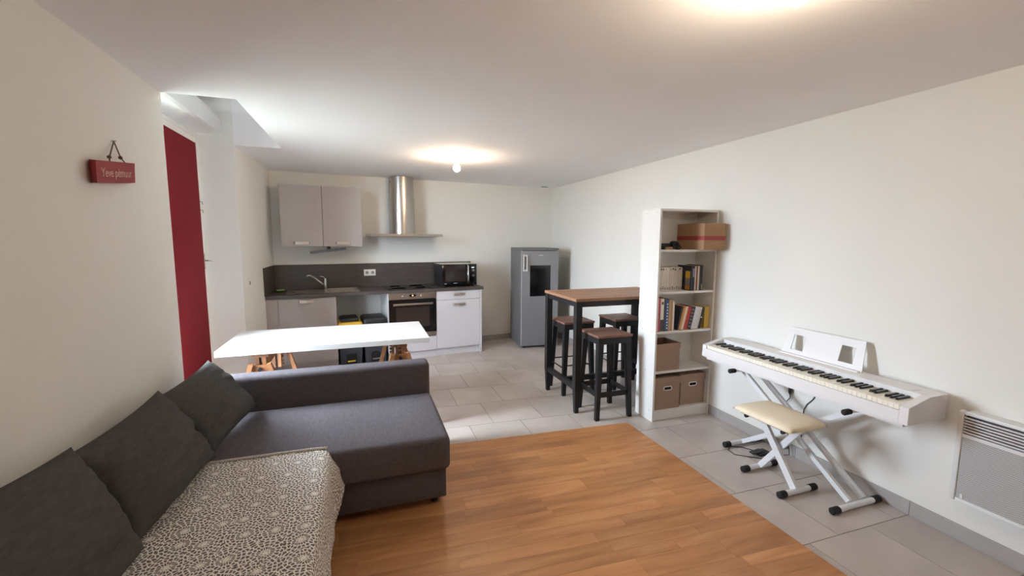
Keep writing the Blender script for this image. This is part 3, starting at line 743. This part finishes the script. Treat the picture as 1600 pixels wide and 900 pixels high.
# storage boxes
def storage(x0, x1, y0, y1, z, h, label, lid, handle):
    t = thing('storage_box', label, 'storage box', ((x0+x1)/2, (y0+y1)/2, z), 0, 'brown cardboard storage boxes'); hx, hy = (x1-x0)/2, (y1-y0)/2
    k = .005
    if lid:
        box('body', 'storage_box', t, -hx+k, hx-k, -hy+k, hy-k, 0, h-.004)
        m = MB().box(-hx, hx, -hy, hy, h-.0035, h)
        for q in ((-hx, hx, -hy, -hy+.0025), (-hx, hx, hy-.0025, hy), (-hx, -hx+.0025, -hy+.0025, hy-.0025), (hx-.0025, hx, -hy+.0025, hy-.0025)): m.box(*q, h-.055, h-.0035)
        m.out('lid', 'storage_box', t)
    else:
        m = MB().box(-hx+k, hx-k, -hy+k, hy-k, 0, .003)
        for q in ((-hx+k, hx-k, -hy+k, -hy+2*k), (-hx+k, hx-k, hy-2*k, hy-k), (-hx+k, -hx+2*k, -hy+2*k, hy-2*k), (hx-2*k, hx-k, -hy+2*k, hy-2*k)): m.box(*q, .003, h-.002)
        m.out('body', 'storage_box', t)
        m = MB()
        for q in ((-hx, hx, -hy, -hy+k), (-hx, hx, hy-k, hy), (-hx, -hx+k, -hy+k, hy-k), (hx-k, hx, -hy+k, hy-k)): m.box(*q, h-.05, h)
        m.out('collar', 'storage_box', t)
        box('contents', 'copper_brown', t, -hx+.012, hx-.012, -hy+.012, hy-.012, .0035, h-.05)
    if handle:
        def oval(rx, rz): return [(math.copysign(rx-rz, math.cos(a))+rz*math.cos(a), h*.665+rz*math.sin(a)) for a in [2*math.pi*(i+.5)/20 for i in range(20)]]
        g = MB().prism(oval(.044, .019), 1, -hy+k-.003, -hy+k).out('handle_rim', 'white_paint', t)
        MB().prism(oval(.036, .012), 1, -hy+k-.0036, -hy+k-.0029).out('hand_hole', 'hole_dark', g)
    return t
storage(-.581, -.330, BY0+.012, BY1-.012, SHELF[3]+.001, .235, 'open brown storage box alone on the middle shelf', False, False)
storage(-.583, -.320, BY0+.0015, BY1-.02, SHELF[4]+.001, .275, 'lidded brown storage box bottom left of the bookcase', True, True)
storage(-.296, -.029, BY0+.03, BY1-.012, SHELF[4]+.001, .275, 'lidded brown storage box bottom right of the bookcase', True, True)

# ------------------------------------------------------------------ piano
PY0, PY1 = 1.308, 2.69
PF = -.352
pn = thing('digital_piano', 'white digital piano with full keyboard along the right wall', 'piano', (0, 0, 0))
PZ = .628
m = MB().prism([(PF, PZ), (-.05, PZ), (-.05, .757), (-.185, .757), (-.185, .694), (PF, .694)], 1, PY0+.041, PY1-.041); m.out('case', 'piano_white', pn)
for y0, y1 in ((PY0, PY0+.04), (PY1-.04, PY1)):
    MB().prism([(PF, PZ), (-.05, PZ), (-.05, .757), (-.19, .757), (PF, .718)], 1, y0, y1).out('end_block', 'piano_white', pn)
MB().box(PF+.02, -.06, PY0+.03, PY1-.03, .606, PZ-.0005).out('underside', 'piano_white', pn)
NK = 52; kp = (PY1-PY0-.086)/NK; KY = PY1-.043
wm = None
for i in range(NK):
    y1_ = KY-kp*i
    if wm is None:
        m = MB().box(PF+.004, -.187, -kp+.0009, 0, .6955, .7215, bev=.0015, seg=1); o = m.out('white_key', 'key_white', pn); wm = o.data
    else:
        o = bpy.data.objects.new('white_key', wm); COL.objects.link(o); o.parent = pn
    o.location = (0, y1_, 0)
bmk = None
for i in range(NK-1):
    # letters from the bass end: A B C D E F G; no sharp after B and E
    if i % 7 in (1, 4): continue
    if bmk is None:
        m = MB().prism([(-.285, .722), (-.188, .722), (-.188, .7335), (-.277, .7335)], 1, -.0062, .0062); o = m.out('black_key', 'key_black', pn); bmk = o.data
    else:
        o = bpy.data.objects.new('black_key', bmk); COL.objects.link(o); o.parent = pn
    o.location = (0, KY-kp*(i+1), 0)
box('speaker_strip', 'white_laminate', pn, -.172, -.09, 1.40, 2.60, .7573, .7585)
# music rest: leaning panel with two windows
def music_rest():
    ysn = [1.690, 1.752, 1.838, 2.068, 2.156, 2.218]; zsn = [0, .035, .135, .18]
    bm = bmesh.new(); g = {}
    def P(y, z, k): return (-.098+.30*z+k*.006, y+(z*.12 if y < 1.72 else (-z*.15 if y > 2.2 else 0)), .759+z)
    for k in (0, 1):
        for i, y in enumerate(ysn):
            for j, zz in enumerate(zsn): g[i, j, k] = bm.verts.new(P(y, zz, k))
    full = lambda i, j: 0 <= i < 5 and 0 <= j < 3 and not (j == 1 and i in (1, 3))
    for i in range(5):
        for j in range(3):
            if not full(i, j): continue
            for k in (0, 1): bm.faces.new([g[i, j, k], g[i+1, j, k], g[i+1, j+1, k], g[i, j+1, k]])
            for (di, dj, a, b) in ((-1, 0, (i, j), (i, j+1)), (1, 0, (i+1, j), (i+1, j+1)), (0, -1, (i, j), (i+1, j)), (0, 1, (i, j+1), (i+1, j+1))):
                if not full(i+di, j+dj): bm.faces.new([g[a[0], a[1], 0], g[b[0], b[1], 0], g[b[0], b[1], 1], g[a[0], a[1], 1]])
    s = MB(); s.bm.free(); s.bm = bm
    s.out('music_rest', 'piano_white', pn)
music_rest()
box('rest_ledge', 'piano_white', pn, -.118, -.0985, 1.70, 2.215, .759, .768)
# piano stand
ps = thing('piano_stand', 'white folding cross stand under the digital piano', 'stand', (0, 0, 0))
def foot_bar(par, y, x0, x1, z=.021, r=.0165, name='foot'):
    f = MB().tube([(x0+.03, y, z), (x1-.03, y, z)], r, 14).out(name, 'stand_white', par, 'auto')
    for a, b in ((x0, x0+.055), (x1-.055, x1)): MB().tube([(a, y, z), (a+.006, y, z), (b, y, z)], [r*.8, r+.004, r+.004], 14).out('foot_cap', 'rubber', f, 'auto')
foot_bar(ps, 1.575, -.425, -.03); foot_bar(ps, 2.40, -.375, -.012)
for xx in (-.245, -.125): MB().bar((xx, 1.60, .03), (xx, 2.385, .585), .03, .022, (1, 0, 0)).out('cross_bar', 'stand_white', ps)
for xx in (-.205, -.085): MB().bar((xx, 2.385, .03), (xx, 1.60, .585), .03, .022, (1, 0, 0)).out('cross_bar', 'stand_white', ps)
for y in (2.395, 1.595):
    f = MB().tube([(-.34, y, .589), (-.035, y, .589)], .014, 12).out('support_arm', 'stand_white', ps, 'auto')
    MB().tube([(-.375, y, .588), (-.368, y, .588), (-.32, y, .588)], [.011, .0168, .0165], 12).out('arm_cap', 'rubber', f, 'auto')
MB().lathe([(.022, 0), (.022, .02)], (-.285, 1.99, .307), 12, 'x').out('pivot', 'black_plastic', ps)
# bench
bn = thing('piano_bench', 'white folding bench with cream padded seat at the piano', 'bench', (0, 0, 0))
foot_bar(bn, 2.085, -.535, -.235); foot_bar(bn, 1.787, -.57, -.265)
def bench_seat():
    bm = bmesh.new(); n = 18; vs = {}
    x0, x1, y0, y1 = -.605, -.275, 1.715, 2.150
    for side in (0, 1):
        for i in range(n+1):
            for j in range(n+1):
                u, v = -1+2*i/n, -1+2*j/n
                k = (max(0, 1-abs(u)**5)*max(0, 1-abs(v)**5))
                e = 1-.05*(u*u*v*v)
                x = (x0+x1)/2+(x1-x0)/2*u*e; y = (y0+y1)/2+(y1-y0)/2*v*e
                z = .438+(.034*k**.45 if side else -.012*k**.4)
                if side == 0 and (i in (0, n) or j in (0, n)): vs[i, j, 0] = vs.get((i, j, 0)) or bm.verts.new((x, y, z)); vs[i, j, 1] = vs[i, j, 0]
                elif (i, j, side) not in vs: vs[i, j, side] = bm.verts.new((x, y, z))
    for side in (0, 1):
        for i in range(n):
            for j in range(n):
                q = [vs[i, j, side], vs[i+1, j, side], vs[i+1, j+1, side], vs[i, j+1, side]]
                try: bm.faces.new(q)
                except ValueError: pass
    s = MB(); s.bm.free(); s.bm = bm; s.out('seat', 'cream_leather', bn, True)
bench_seat()
box('seat_board', 'black_plastic', bn, -.56, -.32, 1.77, 2.10, .415, .426)
MB().bar((-.385, 2.075, .03), (-.40, 1.80, .41), .036, .022, (1, 0, 0)).out('cross_bar', 'stand_white', bn)
MB().bar((-.425, 1.800, .03), (-.44, 2.06, .41), .044, .022, (1, 0, 0)).out('cross_bar', 'stand_white', bn)
for y in (1.80, 2.06):
    f = MB().tube([(-.55, y, .409), (-.32, y, .409)], .011, 10).out('seat_rail', 'stand_white', bn, 'auto')
    for xx in (-.556, -.314): MB().tube([(xx-.008, y, .409), (xx+.008, y, .409)], .0125, 10).out('rail_cap', 'rubber', f, 'auto')
MB().lathe([(.024, 0), (.024, .018), (.012, .018), (.012, .03), (0, .03)], (-.36, 1.94, .23), 14, 'x').out('pivot_knob', 'black_plastic', bn, 'auto')
# cables and pedal
t = thing('sustain_pedal', 'small black pedal on the tiles under the piano', 'pedal', (-.19, 2.235, 0))
box('pedal_base', 'black_plastic', t, -.05, .05, -.035, .035, 0, .022, bev=.005)
MB().hexa([(-.095, -.02, .018), (-.01, -.02, .0225), (-.01, .02, .0225), (-.095, .02, .018)], [(-.095, -.02, .026), (-.01, -.02, .034), (-.01, .02, .034), (-.095, .02, .026)]).out('tread', 'black_plastic', t)
MB().tube([(-.02, .03, .01), (-.06, .12, .004), (-.13, .155, .004), (-.19, .12, .004), (-.20, .05, .004), (-.14, -.0, .004), (-.06, -.06, .004)], .0028, 6).out('pedal_lead', 'rubber', t, True)
t = thing('adapter_cord', 'black adapter plug and cord hanging below the piano', 'cord', (-.012, 2.187, .49))
MB().lathe([(.006, .06), (.012, .04), (.014, .0), (.012, -.03), (.005, -.045)], (-.004, 0, 0), 12).out('plug', 'black_plastic', t, 'auto')
MB().tube([(-.004, 0, -.04), (-.004, -.004, -.07), (-.004, .02, -.10), (-.004, .03, -.14), (-.004, .02, -.25), (-.005, -.02, -.38), (-.03, -.05, -.472), (-.09, -.02, -.484)], .003, 6).out('lead', 'rubber', t, True)
t = thing('power_cord', 'thin black cord running down the wall behind the bench', 'cord', (-.006, 2.0, .52))
MB().tube([(0, -.01, .08), (0, 0, 0), (0, .03, -.06), (0, .065, -.105), (0, .085, -.15), (0, .09, -.3), (0, .085, -.40)], .003, 6).out('lead', 'rubber', t, True)

# ------------------------------------------------------------------ radiator
t = thing('panel_radiator', 'white electric panel radiator with slatted top on the right wall', 'radiator', (0, .80, 0))
R0, R1, RZ0, RZ1 = -.42, .44, .238, .706
box('back_box', 'radiator_white', t, -.060, -.0008, R0+.02, R1-.02, RZ0+.02, RZ1-.006)
box('frame', 'radiator_white', t, -.090, -.0605, R0, R0+.022, RZ0, RZ1, bev=.006); box('frame', 'radiator_white', t, -.090, -.0605, R1-.022, R1, RZ0, RZ1, bev=.006)
box('frame', 'radiator_white', t, -.089, -.0605, R0+.0225, R1-.0225, RZ1-.018, RZ1-.001, bev=.004); box('frame', 'radiator_white', t, -.089, -.0605, R0+.0225, R1-.0225, RZ0+.001, RZ0+.02, bev=.004)
box('grille', 'perforated_steel', t, -.082, -.0605, R0+.0225, R1-.0225, RZ0+.0205, .575)
box('frame', 'radiator_white', t, -.088, -.0605, R0+.0225, R1-.0225, .5755, .592)
for i in range(6):
    zz = .600+.0145*i
    MB().hexa([(-.086, R0+.0225, zz-.002), (-.066, R0+.0225, zz), (-.066, R1-.0225, zz), (-.086, R1-.0225, zz-.002)], [(-.088, R0+.0225, zz+.006), (-.066, R0+.0225, zz+.003), (-.066, R1-.0225, zz+.003), (-.088, R1-.0225, zz+.006)]).out('slat', 'radiator_white', t)
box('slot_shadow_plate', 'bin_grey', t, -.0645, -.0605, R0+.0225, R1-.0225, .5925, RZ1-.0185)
box('control_tab', 'radiator_white', t, -.0855, -.0822, R1-.05, R1-.04, .262, .282)

# ------------------------------------------------------------------ sofa
sf = thing('corner_sofa', 'dark grey corner sofa bed with chaise in front of the table', 'sofa', (0, 0, 0))
def soft(name, m, par, x0, x1, y0, y1, z0, z1, r, sag=0., seed=0):
    bm = bmesh.new(); bmesh.ops.create_cube(bm, size=1)
    for v in bm.verts: v.co = ((x0+x1)/2+v.co.x*(x1-x0), (y0+y1)/2+v.co.y*(y1-y0), (z0+z1)/2+v.co.z*(z1-z0))
    bmesh.ops.bevel(bm, geom=bm.edges[:], offset=r, segments=4, profile=.5, affect='EDGES')
    s = MB(); s.bm.free(); s.bm = bm
    if sag:
        bmesh.ops.subdivide_edges(bm, edges=[e for e in bm.edges if e.calc_length() > .2], cuts=22, use_grid_fill=True)
        for v in bm.verts:
            if v.co.z > z1-.003:
                u = (v.co.x-x0)/(x1-x0); w_ = (v.co.y-y0)/(y1-y0)
                e = min(1, min(u, 1-u)*6)*min(1, min(w_, 1-w_)*6)
                q = v.co+Vector((seed, 0, 0)); v.co.z += sag*e*(noise.noise(Vector((q.x*5+q.y*2.2, q.y*1.6, 0)))*1.0+.3)
    return s.out(name, m, par, 'auto' if not sag else True)
AX1 = -2.452
soft('chaise_seat', 'sofa_fabric', sf, -3.90, AX1+.0, 2.290, 3.052, .250, .445, .032, .010, 3)
box('chaise_box', 'sofa_fabric', sf, -3.89, AX1-.018, 2.345, 3.045, .062, .249, bev=.008)
soft('arm_panel', 'sofa_fabric', sf, -3.90, AX1-.004, 3.054, 3.20, .055, .662, .03)
box('seat_base', 'sofa_fabric', sf, -3.89, -3.13, .86, 2.34, .062, .249, bev=.008)
soft('seat_cushion', 'sofa_fabric', sf, -3.90, -3.105, .85, 2.286, .250, .445, .03)
soft('back_frame', 'sofa_fabric', sf, -3.914, -3.888, .85, 3.05, .4455, .63, .01)
for x, y in ((-2.53, 2.42), (-2.53, 3.1), (-3.2, .95), (-3.82, .95), (-3.82, 3.1), (-3.2, 2.42)): MB().lathe([(.02, 0.007), (.026, .03), (.026, .061)], (x, y, 0), 14).out('foot', 'rubber', sf, 'auto')

def pillow(name, label, corners, thick, seed, pinch=.05):
    """soft cushion: corners = bottom near, bottom far, top near, top far (face towards the room)"""
    a, b, c_, d_ = [Vector(p) for p in corners]; n = 30
    nrm = (b-a).cross(c_-a).normalized()
    if nrm.x < 0: nrm = -nrm
    bm = bmesh.new(); vs = {}
    for side in (1, -1):
        for i in range(n+1):
            for j in range(n+1):
                u, v = -1+2*i/n, -1+2*j/n
                uu = u*(1-pinch*(1-abs(v)**2.2)*abs(u)**3); vv = v*(1-pinch*(1-abs(u)**2.2)*abs(v)**3)
                s_, t_ = (uu+1)/2, (vv+1)/2
                p = a*(1-s_)*(1-t_)+b*s_*(1-t_)+c_*(1-s_)*t_+d_*s_*t_
                k = (max(0, 1-u*u)*max(0, 1-v*v))
                hgt = thick*(k**.42)
                # creases fan from the corners
                q = Vector((u*1.7+seed, v*1.7-seed, seed*.3))
                cr = noise.noise(q*1.0)*.5+noise.noise(Vector((u*1.1-v*3.3+seed, u*.6+v*.5, seed)))*.6
                hgt += cr*.026*(k**.5)
                w2 = 1-abs(noise.noise(Vector((u*.9+v*2.6+seed*2, v*.7-u*.5, seed*1.7))))*5
                w3 = 1-abs(noise.noise(Vector((u*.5-v*2.0+seed*5, v*.9+u*.8, seed*.9))))*6
                hgt -= (max(0, w2)**2*.022+max(0, w3)**2*.018)*(k**.35)*(1-.6*k)
                if side > 0: off = hgt*.95
                else: off = -hgt*.75
                edge = i in (0, n) or j in (0, n)
                if edge:
                    if side > 0: vs[i, j, 1] = vs[i, j, -1] = bm.verts.new(p)
                else: vs[i, j, side] = bm.verts.new(p+nrm*off)
    for side in (1, -1):
        for i in range(n):
            for j in range(n):
                q = [vs[i, j, side], vs[i+1, j, side], vs[i+1, j+1, side], vs[i, j+1, side]]
                bm.faces.new(q)
    s = MB(); s.bm.free(); s.bm = bm
    o = s.out(name, 'cushion_fabric', None, True)
    return tag(o, label, 'cushion', 'large back cushions of the sofa')
pillow('back_cushion', 'far dark grey back cushion leaning by the red blind', [(-3.62, 2.40, .47), (-3.55, 3.03, .48), (-3.84, 2.36, .79), (-3.78, 2.97, .815)], .105, 1.3, .08)
pillow('back_cushion', 'middle dark grey back cushion leaning on the left wall', [(-3.66, 1.72, .475), (-3.60, 2.38, .475), (-3.83, 1.72, .83), (-3.80, 2.36, .84)], .11, 4.1, .08)
pillow('back_cushion', 'nearest dark grey back cushion cut off by the left edge', [(-3.66, 1.02, .475), (-3.63, 1.72, .475), (-3.84, 1.05, .95), (-3.80, 1.73, .865)], .11, 8.2, .08)

def throw():
    nx, ny = 60, 90; bm = bmesh.new(); uvl = bm.loops.layers.uv.new('UVMap'); g = {}
    top = .70; R = .03; arc = R*math.pi/2; drop = .30; T = top-R+arc+drop
    for i in range(nx+1):
        s_ = T*i/nx
        for j in range(ny+1):
            y = 2.335-1.47*j/ny
            if s_ < top-R: x, z, f = -3.775+s_, .458, 0.
            elif s_ < top-R+arc: a = (s_-(top-R))/R; x, z, f = -3.775+top-R+R*math.sin(a), .458-R+R*math.cos(a), 0.
            else: f = (s_-(top-R+arc))/drop; x, z = -3.775+top, .458-R-f*drop
            wav = noise.noise(Vector((y*7, f*1.2, 0)))
            if f > 0: x += .018*f+f*.022*wav; z += f*(.012*noise.noise(Vector((y*16, 3, 0)))+.02*math.sin(y*3))
            else: z += .003*noise.noise(Vector((x*6, y*6, 1)))
            far = math.exp(-((y-2.335)/.07)**2)
            yy = y-(.052*min(1, max(0, (s_-(top-.08))/.1)))*(1 if j == 0 else math.exp(-((y-2.335)/.3)**2))
            if f > 0: x += .035*far*min(1, f*2.5); z += .12*far*f
            g[i, j] = (bm.verts.new((x, yy, z)), (s_, y))
    for i in range(nx):
        for j in range(ny):
            q = [g[i, j], g[i+1, j], g[i+1, j+1], g[i, j+1]]
            f_ = bm.faces.new([k[0] for k in q])
            for l, k in zip(f_.loops, q): l[uvl].uv = k[1]
    bmesh.ops.recalc_face_normals(bm, faces=bm.faces[:])
    me = bpy.data.meshes.new('throw'); bm.to_mesh(me); bm.free(); me.materials.append(MATS['throw_cotton'])
    for p in me.polygons: p.use_smooth = True
    o = bpy.data.objects.new('cloth', me); COL.objects.link(o)
    md = o.modifiers.new('thickness', 'SOLIDIFY'); md.thickness = .004; md.offset = 1
    t = thing('sofa_throw', 'white and grey starburst patterned throw spread over the sofa seat', 'throw', (0, 0, 0))
    o.parent = t
    # rolled far hem
    m = MB(); n = 40; pts = []
    for k in range(n+1):
        x = -3.70+.61*k/n; pts.append((x, 2.332-.012*(k/n)**6+.003*noise.noise(Vector((x*20, 0, 0))), .466+.002*noise.noise(Vector((x*25, 4, 0)))))
    m.tube(pts, .0085, 8)
    uvl = m.bm.loops.layers.uv.new('UVMap')
    for f_ in m.bm.faces:
        for l in f_.loops: l[uvl].uv = (l.vert.co.x*2.2, l.vert.co.z*3+l.vert.co.y*3)
    m.out('hem', 'throw_cotton', t, True)
throw()

# ------------------------------------------------------------------ wall sign
sg = thing('wall_sign', 'small red wooden sign with script lettering hanging by string', 'sign', (XL, 2.455, 1.80))
MB().hexa([(.003, -.207, -.038), (.003, .098, -.004), (.003, .106, .088), (.003, -.207, .055)], [(.042, -.249, -.041), (.042, .066, -.004), (.042, .077, .086), (.042, -.245, .049)]).out('board', 'red_wood', sg)
MB().tube([(.030, -.112, .064), (.022, -.092, .085), (.008, -.011, .165), (.022, .002, .098), (.030, .016, .079)], .0028, 6).out('string', 'string', sg, True)
for y, zz in ((-.092, .085), (.003, .098)): MB().lathe([(0, -.009), (.008, -.004), (.008, .004), (0, .009)], (.021, y, zz), 8).out('knot', 'string', sg, True)
MB().tube([(.0005, -.011, .167), (.016, -.011, .167)], .003, 8).out('nail', 'steel', sg)
def lettering(body, size, parent, mname, M, shear=.15):
    cu = bpy.data.curves.new('text', 'FONT'); cu.body = body; cu.size = size; cu.extrude = .0006; cu.shear = shear; cu.align_x = 'CENTER'; cu.align_y = 'CENTER'
    o = bpy.data.objects.new('text_tmp', cu); COL.objects.link(o)
    dg = bpy.context.evaluated_depsgraph_get(); me = bpy.data.meshes.new_from_object(o.evaluated_get(dg)); bpy.data.objects.remove(o)
    wd = max(v.co.x for v in me.vertices)-min(v.co.x for v in me.vertices); k_ = .250/wd
    me.transform(M@Matrix.Diagonal((k_, k_*1.12, 1, 1))); me.materials.clear(); me.materials.append(MATS[mname])
    n = bpy.data.objects.new('lettering', me); COL.objects.link(n); n.parent = parent; n['kind'] = 'stuff'; return n
# text plane: reading direction +y, up +z, facing +x
ct, st = math.cos(.115), math.sin(.115)
Mt = Matrix(((0, 0, 1, .0426), (ct, -st, 0, -.088), (st, ct, 0, .018), (0, 0, 0, 1)))
lettering('Yeve pèmuur', .047, sg, 'lettering', Mt)

# ------------------------------------------------------------------ lamps
def bulb(x, y, label, glow='bulb_glow'):
    t = thing('ceiling_bulb', label, 'lamp', (x, y, H), 0, 'bare ceiling bulbs')
    MB().lathe([(.045, -.001), (.045, -.008), (.03, -.014), (0, -.014)], (0, 0, 0), 20).out('ceiling_rose', 'white_paint', t, 'auto')
    MB().lathe([(.019, -.0145), (.019, -.05), (.017, -.072), (0, -.072)], (0, 0, 0), 16).out('socket', 'white_paint', t, 'auto')
    prof = [(0, -.073), (.013, -.073), (.015, -.078)]+[(.034*math.sin(a), -.112+.034*math.cos(a)) for a in [math.radians(28+i*(152/12)) for i in range(12)]]+[(0, -.146)]
    MB().lathe(prof, (0, 0, 0), 20).out('bulb', glow, t, True)
bulb(-1.985, 4.30, 'bare glowing bulb on the ceiling above the white tabletop')
bulb(-1.70, .97, 'bare glowing bulb at the top edge above the wooden floor', 'bulb_glow_dim')
t = thing('ceiling_vent', 'thin slotted vent on the ceiling in the kitchen corner', 'vent', (-.21, 6.26, H-.001), AL)
box('vent_plate', 'marks', t, -.05, .05, -.02, .02, -.006, 0); box('vent_slot', 'hole_dark', t, -.04, .04, -.006, .006, -.0072, -.0062)
